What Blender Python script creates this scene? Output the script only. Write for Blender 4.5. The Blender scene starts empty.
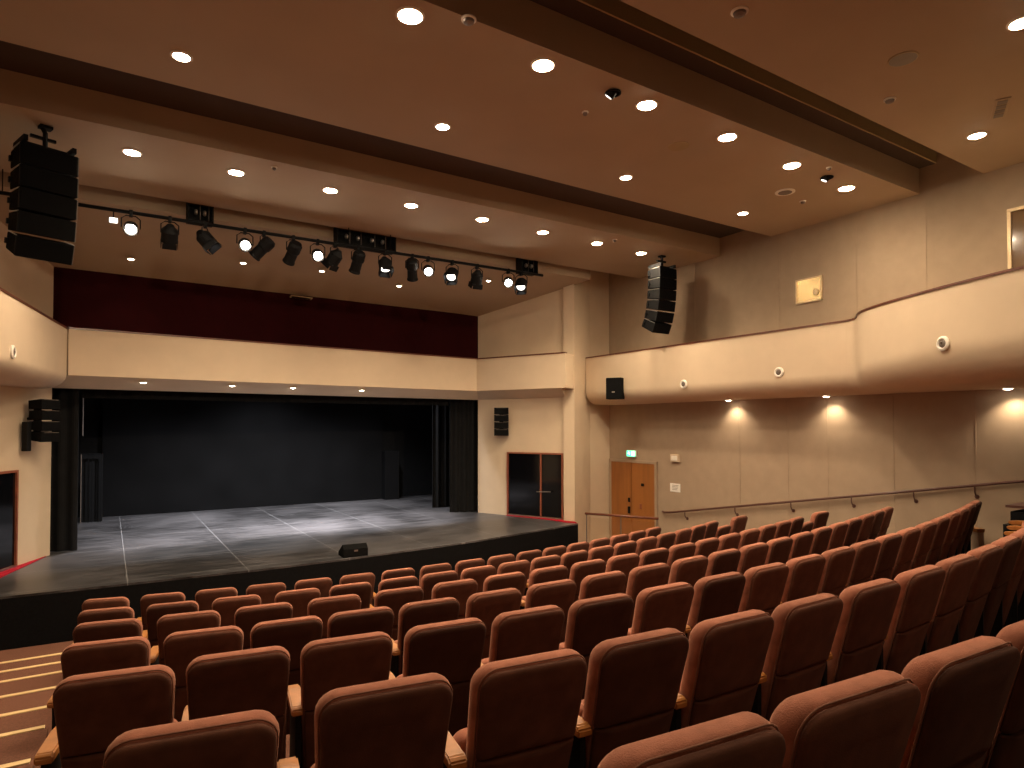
import bpy, bmesh, math, random
from mathutils import Vector, Matrix
random.seed(7)
C = bpy.context.scene.collection
sc = bpy.context.scene
OFF = Vector((-3.38, 0.0, 2.80))      # survey frame (origin at the eye) -> hall frame (pit floor at z = 0)
PI = math.pi
PW = dict(s2=62, s1=66, small=12, s3=52, c0=6, soff=4, wash=11, stage=390, pipe=1050, foh=420)
EXPO = 1.75
ROWS=[
 (-1.756,[(-0.009,7.717,-0.235),(0.496,7.606,-0.197),(0.999,7.515,-0.161),(1.498,7.443,-0.126),(2.004,7.388,-0.091),(2.510,7.350,-0.058),(3.016,7.329,-0.025),(3.521,7.325,0.007),(4.022,7.336,0.038),(4.516,7.363,0.068),(5.000,7.402,0.096),(5.481,7.456,0.124),(5.966,7.523,0.151),(6.453,7.604,0.178),(6.940,7.699,0.204),(7.428,7.806,0.230),(7.915,7.927,0.255)]),
 (-1.563,[(-0.004,6.475,-0.219),(0.493,6.374,-0.182),(1.008,6.289,-0.143),(1.541,6.223,-0.105),(2.041,6.179,-0.070),(2.536,6.153,-0.036),(2.999,6.143,-0.005),(3.476,6.148,0.026),(3.957,6.168,0.057),(4.432,6.203,0.087),(4.902,6.251,0.116),(5.384,6.314,0.145),(5.872,6.393,0.174),(6.357,6.485,0.202),(6.839,6.591,0.230),(7.319,6.710,0.256),(7.798,6.842,0.282),(8.273,6.986,0.308)]),
 (-1.359,[(0.009,5.267,-0.201),(0.507,5.174,-0.166),(1.012,5.099,-0.131),(1.535,5.039,-0.097),(2.067,4.996,-0.064),(2.577,4.971,-0.034),(3.083,4.961,-0.004),(3.586,4.966,0.023),(4.086,4.984,0.050),(4.583,5.015,0.075),(5.074,5.058,0.098),(5.569,5.112,0.121),(6.066,5.179,0.143),(6.567,5.256,0.164),(7.069,5.344,0.183),(7.569,5.441,0.202),(8.063,5.547,0.219),(8.551,5.659,0.234)]),
 (-1.168,[(0.001,4.117,-0.186),(0.474,4.036,-0.153),(0.923,3.974,-0.123),(1.368,3.926,-0.094),(1.827,3.889,-0.065),(2.317,3.865,-0.036),(2.809,3.854,-0.008),(3.318,3.857,0.020),(3.835,3.874,0.047),(4.355,3.905,0.072),(4.865,3.949,0.096),(5.366,4.003,0.118),(5.863,4.067,0.139),(6.358,4.141,0.158),(6.853,4.225,0.176),(7.349,4.318,0.194),(7.843,4.419,0.209),(8.338,4.527,0.223),(8.828,4.642,0.236),(9.316,4.763,0.248)]),
 (-0.975,[(0.033,2.985,-0.185),(0.487,2.955,-0.153),(0.943,2.892,-0.123),(1.423,2.840,-0.092),(1.895,2.804,-0.063),(2.376,2.780,-0.035),(2.877,2.770,-0.006),(3.379,2.774,0.021),(3.881,2.791,0.047),(4.382,2.821,0.072),(4.875,2.862,0.095),(5.354,2.913,0.117),(5.848,2.976,0.138),(6.352,3.051,0.158),(6.872,3.139,0.177),(7.392,3.238,0.196),(7.894,3.341,0.212),(8.387,3.451,0.227),(8.874,3.568,0.241),(9.359,3.690,0.253)]),
 (-0.779,[(0.200,1.863,-0.1780),(0.719,1.837,-0.1410),(1.208,1.776,-0.1060),(1.679,1.742,-0.0730),(2.167,1.714,-0.0410),(2.666,1.702,-0.0100),(3.187,1.705,0.0230),(3.721,1.726,0.0540),(4.224,1.761,0.0830),(4.717,1.809,0.1110),(5.206,1.870,0.1370),(5.697,1.944,0.1630),(6.188,2.038,0.1890),(6.677,2.144,0.2150),(7.163,2.261,0.2370),(7.646,2.389,0.2590),(8.127,2.528,0.2810),(8.604,2.677,0.3030)]),
 (-0.584,[(0.950,0.840,-0.100),(1.414,0.805,-0.076),(1.905,0.779,-0.052),(2.397,0.765,-0.028),(2.889,0.763,-0.004),(3.381,0.773,0.020),(3.872,0.795,0.044),(4.363,0.828,0.068),(4.853,0.873,0.092),(5.342,0.930,0.116)]),
]

# ---------------------------------------------------------------- materials
def mat(name, col, rough=.7, metal=0., noise=0., nscale=20., bump=0., bscale=200., sheen=0., emit=None, estr=0., spec=.5, coat=0., trans=0., wood=False):
    m = bpy.data.materials.new(name); m.use_nodes = True
    nt = m.node_tree; b = nt.nodes['Principled BSDF']
    b.inputs['Base Color'].default_value = (*col, 1); b.inputs['Roughness'].default_value = rough
    b.inputs['Metallic'].default_value = metal; b.inputs['Specular IOR Level'].default_value = spec
    b.inputs['Coat Weight'].default_value = coat
    if sheen:
        b.inputs['Sheen Weight'].default_value = sheen; b.inputs['Sheen Roughness'].default_value = .45
        b.inputs['Sheen Tint'].default_value = (min(1, col[0]*4+.3), col[1]*3+.25, col[2]*3+.2, 1)
    if trans: b.inputs['Transmission Weight'].default_value = trans
    if emit: b.inputs['Emission Color'].default_value = (*emit, 1); b.inputs['Emission Strength'].default_value = estr
    tc = nt.nodes.new('ShaderNodeTexCoord')
    if noise:
        n = nt.nodes.new('ShaderNodeTexNoise'); n.inputs['Scale'].default_value = nscale; n.inputs['Detail'].default_value = 4
        if wood:
            mp = nt.nodes.new('ShaderNodeMapping'); mp.inputs['Scale'].default_value = (1, 1, .08)
            nt.links.new(tc.outputs['Object'], mp.inputs['Vector']); nt.links.new(mp.outputs[0], n.inputs['Vector'])
        else: nt.links.new(tc.outputs['Object'], n.inputs['Vector'])
        r = nt.nodes.new('ShaderNodeValToRGB'); r.color_ramp.elements[0].position = .3; r.color_ramp.elements[1].position = .7
        r.color_ramp.elements[0].color = (*[c*(1-noise) for c in col], 1); r.color_ramp.elements[1].color = (*[min(1, c*(1+noise)) for c in col], 1)
        nt.links.new(n.outputs['Fac'], r.inputs[0]); nt.links.new(r.outputs[0], b.inputs['Base Color'])
    if bump:
        n2 = nt.nodes.new('ShaderNodeTexNoise'); n2.inputs['Scale'].default_value = bscale
        nt.links.new(tc.outputs['Object'], n2.inputs['Vector'])
        bp = nt.nodes.new('ShaderNodeBump'); bp.inputs['Strength'].default_value = bump; bp.inputs['Distance'].default_value = .01
        nt.links.new(n2.outputs['Fac'], bp.inputs['Height']); nt.links.new(bp.outputs[0], b.inputs['Normal'])
    return m
M = {}
M['velvet'] = mat('seat_velvet', (.29, .108, .066), .9, noise=.18, nscale=22, bump=.25, bscale=300, sheen=.35, spec=.15)
M['velvet_back'] = mat('seat_back_shaded', (.070, .027, .016), .9, noise=.2, nscale=12, bump=.15, bscale=300, sheen=.05, spec=.15)  # velvet of the rear panels, darkened in colour for their unlit side
M['piping'] = mat('seat_piping', (.2, .085, .052), .8, sheen=.1, spec=.2)
M['armwood'] = mat('beech_armrest', (.36, .14, .03), .42, noise=.2, nscale=14, spec=.5, wood=True)
M['blackmetal'] = mat('black_painted_metal', (.005, .005, .0055), .6, spec=.15)
M['black'] = mat('black_cabinet', (.005, .005, .0055), .75, noise=.3, nscale=30, spec=.08)
M['grille'] = mat('black_grille', (.004, .004, .0042), .8, bump=.6, bscale=500, spec=.08)
M['silver'] = mat('steel', (.55, .54, .52), .35, metal=1.)
M['plaster'] = mat('cream_plaster', (.59, .465, .33), .75, noise=.03, nscale=3, bump=.03, bscale=120, spec=.3)
M['panelcloth'] = mat('taupe_wall_panel', (.355, .265, .185), .85, noise=.05, nscale=5, bump=.05, bscale=400, spec=.2)
M['ceil'] = mat('ceiling_plaster', (.39, .295, .205), .8, noise=.03, nscale=1.5, spec=.25)
M['ceil_face'] = mat('ceiling_edge_plaster', (.36, .27, .15), .8, spec=.25)
M['recess'] = mat('recess_shaded', (.055, .032, .022), .9)  # shade of the unlit recesses is put into this dark colour
M['maroon'] = mat('maroon_cloth', (.022, .0012, .0018), .9, noise=.1, nscale=6, spec=.1)
M['redcarpet'] = mat('red_carpet', (.36, .012, .024), .9, noise=.1, nscale=60, bump=.2, bscale=400, spec=.1)
M['capwood'] = mat('reddish_wood_cap', (.12, .034, .018), .3, noise=.2, nscale=8, coat=.4)
M['railwood'] = mat('dark_brown_handrail', (.09, .035, .025), .35)
M['doorwood'] = mat('orange_wood_door', (.30, .11, .024), .45, noise=.14, nscale=9, wood=True)
M['framewood'] = mat('red_brown_frame', (.24, .07, .035), .45, noise=.15, nscale=9)
M['glassblack'] = mat('dark_glass', (.003, .003, .004), .08, spec=.5)
M['blackcurtain'] = mat('black_curtain', (.006, .006, .0065), .85, noise=.2, nscale=8, spec=.15)
M['backdrop'] = mat('black_backdrop', (.0045, .0045, .005), .9, noise=.25, nscale=1.2, spec=.1)
M['carpet'] = mat('brown_carpet', (.155, .070, .045), .95, noise=.2, nscale=90, bump=.3, bscale=500, spec=.1)
M['nosing'] = mat('yellow_nosing', (.70, .50, .24), .6)
M['white'] = mat('white_paint', (.75, .70, .62), .5)
M['paper'] = mat('paper', (.85, .82, .76), .7)
M['chrome'] = mat('detector_grey', (.16, .13, .11), .45, metal=.3)
M['brass'] = mat('brushed_brass', (.58, .41, .20), .26, metal=1., noise=.1, nscale=5)
M['gold'] = mat('gold_frame', (.72, .55, .33), .35, metal=.6)
M['bronze'] = mat('bronze_glass', (.16, .095, .045), .12, spec=.6, coat=.5)
M['lens'] = mat('lit_lamp_lens', (1, .95, .85), .5, emit=(1, .80, .56), estr=90)
M['lens_small'] = mat('lit_small_lamp_lens', (1, .95, .85), .5, emit=(1, .86, .68), estr=14)
M['spotlens'] = mat('lit_stage_lamp_lens', (1, .97, .9), .5, emit=(1, .86, .68), estr=40)
M['glint'] = mat('lamp_lens_glint', (.8, .8, .8), .25, emit=(1, .93, .85), estr=1.2)  # weak emission stands in for a white glint on unlit lenses
M['exit'] = mat('green_exit_panel', (.1, .8, .5), .4, emit=(.10, 1., .55), estr=.55)
M['exitwhite'] = mat('white_exit_pictogram', (.9, 1, .95), .4, emit=(.6, 1., .8), estr=.7)
M['clearglass'] = mat('clear_glass_panel', (.95, .95, .9), .05, trans=1.)

def nap(m, lo, hi):
    nt = m.node_tree; b = nt.nodes['Principled BSDF']; src = b.inputs['Base Color'].links[0].from_socket
    oi = nt.nodes.new('ShaderNodeObjectInfo'); mr = nt.nodes.new('ShaderNodeMapRange'); mr.inputs['To Min'].default_value = lo; mr.inputs['To Max'].default_value = hi
    nt.links.new(oi.outputs['Random'], mr.inputs['Value'])
    mx = nt.nodes.new('ShaderNodeVectorMath'); mx.operation = 'SCALE'; nt.links.new(src, mx.inputs[0]); nt.links.new(mr.outputs[0], mx.inputs['Scale']); nt.links.new(mx.outputs[0], b.inputs['Base Color'])
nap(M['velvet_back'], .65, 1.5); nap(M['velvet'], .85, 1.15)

def stage_mat():
    m = bpy.data.materials.new('stage_floor_dark_vinyl'); m.use_nodes = True
    nt = m.node_tree; b = nt.nodes['Principled BSDF']; L = nt.links.new
    tc = nt.nodes.new('ShaderNodeTexCoord')
    mp = nt.nodes.new('ShaderNodeMapping'); mp.inputs['Scale'].default_value = (.9, 9, 1); L(tc.outputs['Object'], mp.inputs['Vector'])
    n = nt.nodes.new('ShaderNodeTexNoise'); n.inputs['Scale'].default_value = 2.2; n.inputs['Detail'].default_value = 9; n.inputs['Roughness'].default_value = .75; L(mp.outputs[0], n.inputs['Vector'])
    n3 = nt.nodes.new('ShaderNodeTexNoise'); n3.inputs['Scale'].default_value = .6; n3.inputs['Detail'].default_value = 3; L(tc.outputs['Object'], n3.inputs['Vector'])
    r = nt.nodes.new('ShaderNodeValToRGB'); r.color_ramp.elements[0].position = .42; r.color_ramp.elements[1].position = .62
    r.color_ramp.elements[0].color = (.010, .0095, .010, 1); r.color_ramp.elements[1].color = (.10, .095, .10, 1)
    mx0 = nt.nodes.new('ShaderNodeMath'); mx0.operation = 'MULTIPLY_ADD'; mx0.inputs[1].default_value = .6; L(n.outputs['Fac'], mx0.inputs[0])
    mx1 = nt.nodes.new('ShaderNodeMath'); mx1.operation = 'MULTIPLY'; mx1.inputs[1].default_value = .4; L(n3.outputs['Fac'], mx1.inputs[0]); L(mx1.outputs[0], mx0.inputs[2])
    L(mx0.outputs[0], r.inputs[0])
    # vinyl sheet joints: fine pale lines, 1.5 m apart one way, 1.9 m the other
    br = nt.nodes.new('ShaderNodeTexBrick'); br.offset = 0; br.inputs['Scale'].default_value = 1
    br.inputs['Brick Width'].default_value = 1.53; br.inputs['Row Height'].default_value = 1.35; br.inputs['Mortar Size'].default_value = .006; br.inputs['Mortar Smooth'].default_value = .3
    mb = nt.nodes.new('ShaderNodeMapping'); mb.inputs['Location'].default_value = (.0, .35, 0); L(tc.outputs['Object'], mb.inputs['Vector']); L(mb.outputs[0], br.inputs['Vector'])
    mix = nt.nodes.new('ShaderNodeMixRGB'); mix.inputs[2].default_value = (.36, .36, .37, 1)
    sc1 = nt.nodes.new('ShaderNodeMath'); sc1.operation = 'MULTIPLY'; L(br.outputs['Fac'], sc1.inputs[0]); sc1.inputs[1].default_value = .5
    L(sc1.outputs[0], mix.inputs[0]); L(r.outputs[0], mix.inputs[1]); L(mix.outputs[0], b.inputs['Base Color'])
    rr = nt.nodes.new('ShaderNodeMapRange'); rr.inputs['To Min'].default_value = .22; rr.inputs['To Max'].default_value = .50; L(n.outputs['Fac'], rr.inputs['Value']); L(rr.outputs[0], b.inputs['Roughness'])
    b.inputs['Specular IOR Level'].default_value = .45
    return m
M['stage'] = stage_mat()

# ---------------------------------------------------------------- mesh helpers
def link(name, bm, m, parent=None, loc=None, rotz=0., smooth=False, rot=None):
    me = bpy.data.meshes.new(name); bmesh.ops.recalc_face_normals(bm, faces=bm.faces[:]); bm.to_mesh(me); bm.free()
    if smooth: me.shade_smooth()
    me.materials.append(m)
    o = bpy.data.objects.new(name, me); C.objects.link(o)
    if parent is not None: o.parent = parent
    if loc is not None: o.location = loc
    if rot is not None: o.rotation_euler = rot
    elif rotz: o.rotation_euler = (0, 0, rotz)
    return o
def thing(name, label, cat, loc, rotz=0., group=None, rot=None):
    o = bpy.data.objects.new(name, None); o.empty_display_size = .1; C.objects.link(o)
    o.location = loc; o.rotation_euler = rot if rot is not None else (0, 0, rotz)
    tag(o, label, cat, group); return o
def tag(o, label, cat, group=None):
    o['label'] = label; o['category'] = cat
    if group: o['group'] = group
    return o
def struct(o): o['kind'] = 'structure'; return o
def copytree(o, parent=None):
    c = o.copy(); C.objects.link(c)
    if parent is not None: c.parent = parent
    for ch in [x for x in KIDS.get(o.name, [])]: k = copytree(ch, c); KIDS.setdefault(c.name, []).append(k)
    return c
KIDS = {}
def reg(root):
    KIDS[root.name] = [o for o in C.objects if o.parent == root]
    for k in KIDS[root.name]: reg(k)
def box(bm, x0, x1, y0, y1, z0, z1, mtx=None, bev=0.):
    r = bmesh.ops.create_cube(bm, size=1.)
    vs = r['verts']
    for v in vs: v.co = Vector(((v.co.x+.5)*(x1-x0)+x0, (v.co.y+.5)*(y1-y0)+y0, (v.co.z+.5)*(z1-z0)+z0))
    if bev:
        es = list({e for v in vs for e in v.link_edges})
        q = bmesh.ops.bevel(bm, geom=es, offset=bev, segments=2, affect='EDGES', profile=.5); vs = list({v for f in q['faces'] for v in f.verts} | {v for v in vs if v.is_valid})
    if mtx is not None: bmesh.ops.transform(bm, matrix=mtx, verts=vs)
    return vs
def tube(bm, pts, rad, seg=8):
    rings = []; n = len(pts); pts = [Vector(p) for p in pts]
    for i, p in enumerate(pts):
        d = (pts[min(i+1, n-1)] - pts[max(i-1, 0)]).normalized()
        a = d.cross(Vector((0, 0, 1)) if abs(d.z) < .9 else Vector((1, 0, 0))).normalized(); b = d.cross(a)
        rd = rad[i] if isinstance(rad, (list, tuple)) else rad
        rings.append([bm.verts.new(p + rd*(math.cos(2*PI*k/seg)*a + math.sin(2*PI*k/seg)*b)) for k in range(seg)])
    for r0, r1 in zip(rings, rings[1:]):
        for k in range(seg): bm.faces.new((r0[k], r0[(k+1) % seg], r1[(k+1) % seg], r1[k]))
    bm.faces.new(rings[0][::-1]); bm.faces.new(rings[-1])
def lathe(bm, prof, seg=20, mtx=None):
    vs = []; rings = []
    for r, z in prof:
        ring = [bm.verts.new((r*math.cos(2*PI*k/seg), r*math.sin(2*PI*k/seg), z)) for k in range(seg)] if r > 1e-6 else [bm.verts.new((0, 0, z))]
        rings.append(ring); vs += ring
    for a, b in zip(rings, rings[1:]):
        for k in range(seg):
            k2 = (k+1) % seg
            if len(a) == 1 and len(b) == 1: continue
            if len(a) == 1: bm.faces.new((a[0], b[k2], b[k]))
            elif len(b) == 1: bm.faces.new((a[k], a[k2], b[0]))
            else: bm.faces.new((a[k], a[k2], b[k2], b[k]))
    if len(rings[0]) > 1: bm.faces.new(rings[0][::-1])
    if len(rings[-1]) > 1: bm.faces.new(rings[-1])
    if mtx is not None: bmesh.ops.transform(bm, matrix=mtx, verts=vs)
    return vs
def prism(bm, poly, z0, z1):
    """plan polygon extruded; z0 / z1 numbers or functions of (x, y)"""
    f0 = z0 if callable(z0) else (lambda x, y: z0); f1 = z1 if callable(z1) else (lambda x, y: z1)
    a = [bm.verts.new((x, y, f0(x, y))) for x, y in poly]; b = [bm.verts.new((x, y, f1(x, y))) for x, y in poly]
    n = len(poly)
    for i in range(n): bm.faces.new((a[i], a[(i+1) % n], b[(i+1) % n], b[i]))
    bm.faces.new(a[::-1]); bm.faces.new(b)
def strip(bm, A, B, z0, z1):
    """solid between two plan polylines of equal length (A front, B behind)"""
    for i in range(len(A)-1): pass
    n = len(A); v = [[bm.verts.new((x, y, z)) for x, y in L] for z in (z0, z1) for L in (A, B)]
    a0, b0, a1, b1 = v
    for i in range(n-1):
        bm.faces.new((a1[i], a1[i+1], b1[i+1], b1[i])); bm.faces.new((a0[i], b0[i], b0[i+1], a0[i+1]))
        bm.faces.new((a0[i], a0[i+1], a1[i+1], a1[i])); bm.faces.new((b0[i], b1[i], b1[i+1], b0[i+1]))
    bm.faces.new((a0[0], a1[0], b1[0], b0[0])); bm.faces.new((a0[-1], b0[-1], b1[-1], a1[-1]))
def rrect(w, z0, z1, rt, rb, n=5):
    """closed outline, right half bottom->top then left half top->bottom"""
    pts = []
    h = w/2
    for k in range(n+1):
        a = -PI/2 + PI/2*k/n; pts.append((h-rb+rb*math.cos(a), z0+rb+rb*math.sin(a)))
    for k in range(1, 5): pts.append((h, z0+rb + (z1-rt-z0-rb)*k/5))
    for k in range(n+1):
        a = PI/2*k/n; pts.append((h-rt+rt*math.cos(a), z1-rt+rt*math.sin(a)))
    L = [(-x, z) for x, z in reversed(pts)]
    return pts + L
def loft(bm, loops, fn):
    """loops: list of (outline, y); caps are split in quads left-right"""
    rings = [[bm.verts.new(fn(x, y, z)) for x, z in o] for o, y in loops]
    n = len(rings[0])
    for a, b in zip(rings, rings[1:]):
        for i in range(n): bm.faces.new((a[i], a[(i+1) % n], b[(i+1) % n], b[i]))
    for R, fl in ((rings[0], 1), (rings[-1], 0)):
        for i in range(n//2-1):
            q = (R[i], R[i+1], R[n-2-i], R[n-1-i]); bm.faces.new(q if not fl else q[::-1])
def ray_rot(d, up=Vector((0, 0, 1))):
    """matrix whose -Z axis points along d"""
    return Vector(d).to_track_quat('-Z', 'Y').to_matrix().to_4x4()

# ---------------------------------------------------------------- measured plan (survey frame)
A0 = Vector((-.80, 13.0)); B0 = Vector((7.69, 13.66)); B1 = Vector((8.71, 11.46))
ZF = -2.80; ZS = -2.13; WX = 10.2; WL = -3.44
LW = [(-.80, 13.0), (-3.0, 8.27), (WL, 7.2)]
RW = [(7.69, 13.66), (8.71, 11.46), (8.64, 11.43), (8.755, 11.18), (8.80, 11.25), (9.60, 11.66), (WX, 11.66)]
ZTOP = 4.4
# ================================================================ SHELL
def V3(p, z): return (p[0], p[1], z)
def strip2(bm, F, Bk, zfb, zft, zbb, zbt):
    n = len(F)
    fb = [bm.verts.new((p[0], p[1], zfb)) for p in F]; ft = [bm.verts.new((p[0], p[1], zft)) for p in F]
    bb = [bm.verts.new((p[0], p[1], zbb)) for p in Bk]; bt = [bm.verts.new((p[0], p[1], zbt)) for p in Bk]
    for i in range(n-1):
        for q in ((fb[i], fb[i+1], ft[i+1], ft[i]), (ft[i], ft[i+1], bt[i+1], bt[i]), (bt[i], bt[i+1], bb[i+1], bb[i]), (bb[i], bb[i+1], fb[i+1], fb[i])): bm.faces.new(q)
    bm.faces.new((fb[0], ft[0], bt[0], bb[0])); bm.faces.new((fb[-1], bb[-1], bt[-1], ft[-1]))
def offs(path, d):
    """offset a plan polyline by d along (dy, -dx)-normals"""
    out = []; n = len(path)
    for i, p in enumerate(path):
        a = Vector(path[max(i-1, 0)]); b = Vector(path[min(i+1, n-1)])
        if 0 < i < n-1:
            t1 = (Vector(p)-a).normalized(); t2 = (b-Vector(p)).normalized()
            n1 = Vector((t1.y, -t1.x)); n2 = Vector((t2.y, -t2.x)); m = (n1+n2).normalized(); k = d/max(.4, m.dot(n1))
        else:
            t = (b-a).normalized(); m = Vector((t.y, -t.x)); k = d
        out.append((p[0]+m.x*k, p[1]+m.y*k))
    return out
def wall(name, path, z0, z1, m, th=-.12):
    bm = bmesh.new(); strip(bm, path, offs(path, th), z0, z1); return struct(link(name, bm, m))

wall('wall_right', [(WX, 11.66), (WX, -5.2)], ZF-.05, ZTOP, M['panelcloth'], -.12)
wall('wall_stage_right', RW, ZF-.05, ZTOP, M['plaster'], -.10)
wall('wall_left', [(WL, -5.2)] + LW[::-1], ZF-.05, ZTOP, M['plaster'], -.12)
bm = bmesh.new(); box(bm, WL-.1, WX+.1, -5.32, -5.2, ZF-.05, ZTOP); struct(link('wall_back', bm, M['panelcloth']))
bm = bmesh.new(); strip(bm, [tuple(A0), tuple(B0)], offs([tuple(A0), tuple(B0)], -.12), .64, 3.6); struct(link('wall_stage', bm, M['maroon']))
# wall seams on the right wall (shallow battens between cloth panels)
bm = bmesh.new()
for y in (7.92, 6.9, 6.16, 5.1, 4.0, 2.9, 1.8): box(bm, WX-.006, WX, y-.008, y+.008, -1.6, .48)
for y in (9.0, 7.04, 5.64, 4.6, 3.68-.35, 2.3): box(bm, WX-.006, WX, y-.008, y+.008, 1.0, 3.36)
struct(link('trim_1', bm, M['panelcloth']))

# ---------------- ceiling: three slabs, a sloping panel by the stage, recesses between
bm = bmesh.new()
prism(bm, [(WL-.1, 8.35), (WX, 8.35), (WX, 10.6), (WL-.1, 10.6)], 3.36, 3.72)
prism(bm, [(WL-.1, 4.68), (WX, 4.68), (WX, 7.2), (WL-.1, 7.2)], 3.46, 3.84)
prism(bm, [(WL-.1, -5.2), (WX, -5.2), (WX, 3.86), (WL-.1, 3.86)], 3.49, 3.72)
cz = lambda x, y: 3.235-(y-10.85)*(.267-.0094*(x+.8))
prism(bm, [(-2.6, 10.85), (8.95, 10.85), (8.82, 11.24), (8.85, 11.6), (7.72, 13.80), (-.9, 13.2)], cz, 3.75)
struct(link('ceiling', bm, M['ceil']))
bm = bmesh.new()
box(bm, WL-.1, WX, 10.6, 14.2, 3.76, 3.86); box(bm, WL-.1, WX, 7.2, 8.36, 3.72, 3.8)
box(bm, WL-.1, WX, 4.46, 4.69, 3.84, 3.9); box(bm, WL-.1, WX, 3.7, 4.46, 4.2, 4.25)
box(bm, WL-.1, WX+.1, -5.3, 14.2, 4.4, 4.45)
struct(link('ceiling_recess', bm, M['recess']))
bm = bmesh.new(); box(bm, WL-.1, WX, 4.44, 4.47, 3.845, 4.2); struct(link('ceiling_step', bm, M['ceil_face']))

# ---------------- floor: pit, curved tiers, left aisle steps
bm = bmesh.new(); box(bm, WL-.1, WX+.1, -5.2, 12.3, ZF-.08, ZF)
H = .97
curves = []
for zt, seats in ROWS:
    pts = [(s[0], s[1]) for s in seats]; a = seats[0][2]; b = seats[-1][2]
    L = [(-.34, pts[0][1]-(pts[0][0]+.34)*math.tan(a))]
    R = []
    x, y, t = pts[-1][0], pts[-1][1], b
    while x < WX-.35:
        t += .012; x += .5*math.cos(t); y += .5*math.sin(t)
        if x < WX-.1: R.append((x, y))
    xx, yy = (R or pts)[-1]; R.append((WX, yy + (WX-xx)*math.tan(t)))
    curves.append(L + pts + R)
def resample(path, xs):
    out = []
    for X in xs:
        for (x0, y0), (x1, y1) in zip(path, path[1:]):
            if x0-1e-6 <= X <= x1+1e-6: out.append((X, y0+(y1-y0)*(X-x0)/max(1e-6, x1-x0))); break
        else: out.append((X, path[-1][1]))
    return out
xs = [-.34 + (WX+.34)*i/24 for i in range(25)]
G = [resample(c, xs) for c in curves]
edges = [[(x, y+.85) for x, y in G[0]]] + [[(x, y-.13) for x, y in g] for g in G]      # riser lines, front to back
fl = [zt-H for zt, _ in ROWS]
fl += [fl[-1]+.195*k for k in (1, 2, 3, 4)]
for k in range(1, 5): edges.append([(x, y-1.05) for x, y in edges[-1]])
for k, z in enumerate(fl):
    back = edges[k+1] if k+1 < len(edges) else [(x, -5.2) for x in xs]
    if k == len(fl)-1: back = [(x, -5.2) for x in xs]
    strip(bm, edges[k], back, ZF-.02, z)
nos = [(9.43, -2.74), (8.86, -2.67), (8.29, -2.60), (7.53, -2.50), (6.57, -2.33), (5.62, -2.13), (4.60, -1.92), (3.57, -1.74), (2.55, -1.55), (1.5, -1.36), (.5, -1.17), (-.5, -.98)]
for i, (y, z) in enumerate(nos):
    y2 = nos[i+1][0] if i+1 < len(nos) else -5.2
    box(bm, WL, -.34, y2, y, ZF-.02, z)
struct(link('floor', bm, M['carpet']))
for i, (y, z) in enumerate(nos[:10]):
    bm = bmesh.new(); box(bm, WL+.02, -.36, y-.04, y+.012, z-.03, z+.008, bev=.003); struct(link('trim_%d' % (i+2), bm, M['nosing']))

# ---------------- balcony fronts
def arc_profile(h, w, zb, n=8):
    return [(w-w*math.cos(PI/2*k/n), zb+h-h*math.sin(PI/2*k/n)) for k in range(n+1)]
def balcony(name, path, cov, wallpt, zt, zb, side):
    """side=+1: the hall lies to the left of the path direction's right... inward offset is away from the hall"""
    n = len(path); bm = bmesh.new(); rings = []
    for i, p in enumerate(path):
        a = Vector(path[max(i-1, 0)]); b = Vector(path[min(i+1, n-1)]); t = (b-a).normalized(); nn = Vector((t.y, -t.x))*side
        h, w = cov[i]; pts = [(0, zt), ] + arc_profile(h, w, zb)
        q = Vector(wallpt(p)); ring = [(p[0]+nn.x*.13, p[1]+nn.y*.13, 1.0), (p[0]+nn.x*.13, p[1]+nn.y*.13, zt)]
        ring += [(p[0]+nn.x*o, p[1]+nn.y*o, z) for o, z in pts]
        ring += [(q.x, q.y, zb), (q.x, q.y, 1.0)]
        rings.append([bm.verts.new(c) for c in ring])
    m = len(rings[0])
    for r0, r1 in zip(rings, rings[1:]):
        for k in range(m): bm.faces.new((r0[k], r1[k], r1[(k+1) % m], r0[(k+1) % m]))
    bm.faces.new(rings[0]); bm.faces.new(rings[-1][::-1])
    o = struct(link(name, bm, M['plaster'], smooth=False))
    for f in o.data.polygons: f.use_smooth = True
    md = o.modifiers.new('split', 'EDGE_SPLIT'); md.split_angle = math.radians(38)
    return o
def smooth_path(pts, it=2):
    for _ in range(it):
        q = [pts[0]]
        for a, b in zip(pts, pts[1:]):
            q += [(a[0]*.75+b[0]*.25, a[1]*.75+b[1]*.25), (a[0]*.25+b[0]*.75, a[1]*.25+b[1]*.75)]
        q.append(pts[-1]); pts = q
    return pts
Rp = [(9.35, 11.50), (9.35, 9.5), (9.35, 7.5), (9.35, 5.6)] + smooth_path([(9.35, 5.35), (9.30, 5.15), (8.80, 4.86), (8.42, 4.30), (8.14, 3.75), (7.87, 3.14), (7.64, 2.5), (7.48, 1.6), (7.42, .4)]) + [(7.42, -2), (7.42, -5.2)]
def cov_r(p):
    t = min(1, max(0, (5.3-p[1])/1.6)); return (.30+.16*t, .34+.12*t)
balcony('trim_12', Rp, [cov_r(p) for p in Rp], lambda p: (WX-.004, p[1]), 1.56, .49, -1)
Lp = [(-.58, 12.5), (-1.07, 9.3), (-1.55, 6.2), (-1.95, 3.5), (-2.2, 0.), (-2.2, -5.2)]
def lwall(p):
    x, y = p
    if y > 8.27: t = (13.0-y)/(13.0-8.27); return (-.80-2.2*t-.0, y)
    if y > 7.2: return (-3.0-.44*(8.27-y)/1.07, y)
    return (WL, y)
balcony('trim_13', Lp, [(.24, .34)]*len(Lp), lwall, 1.57, .60, 1)
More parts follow.
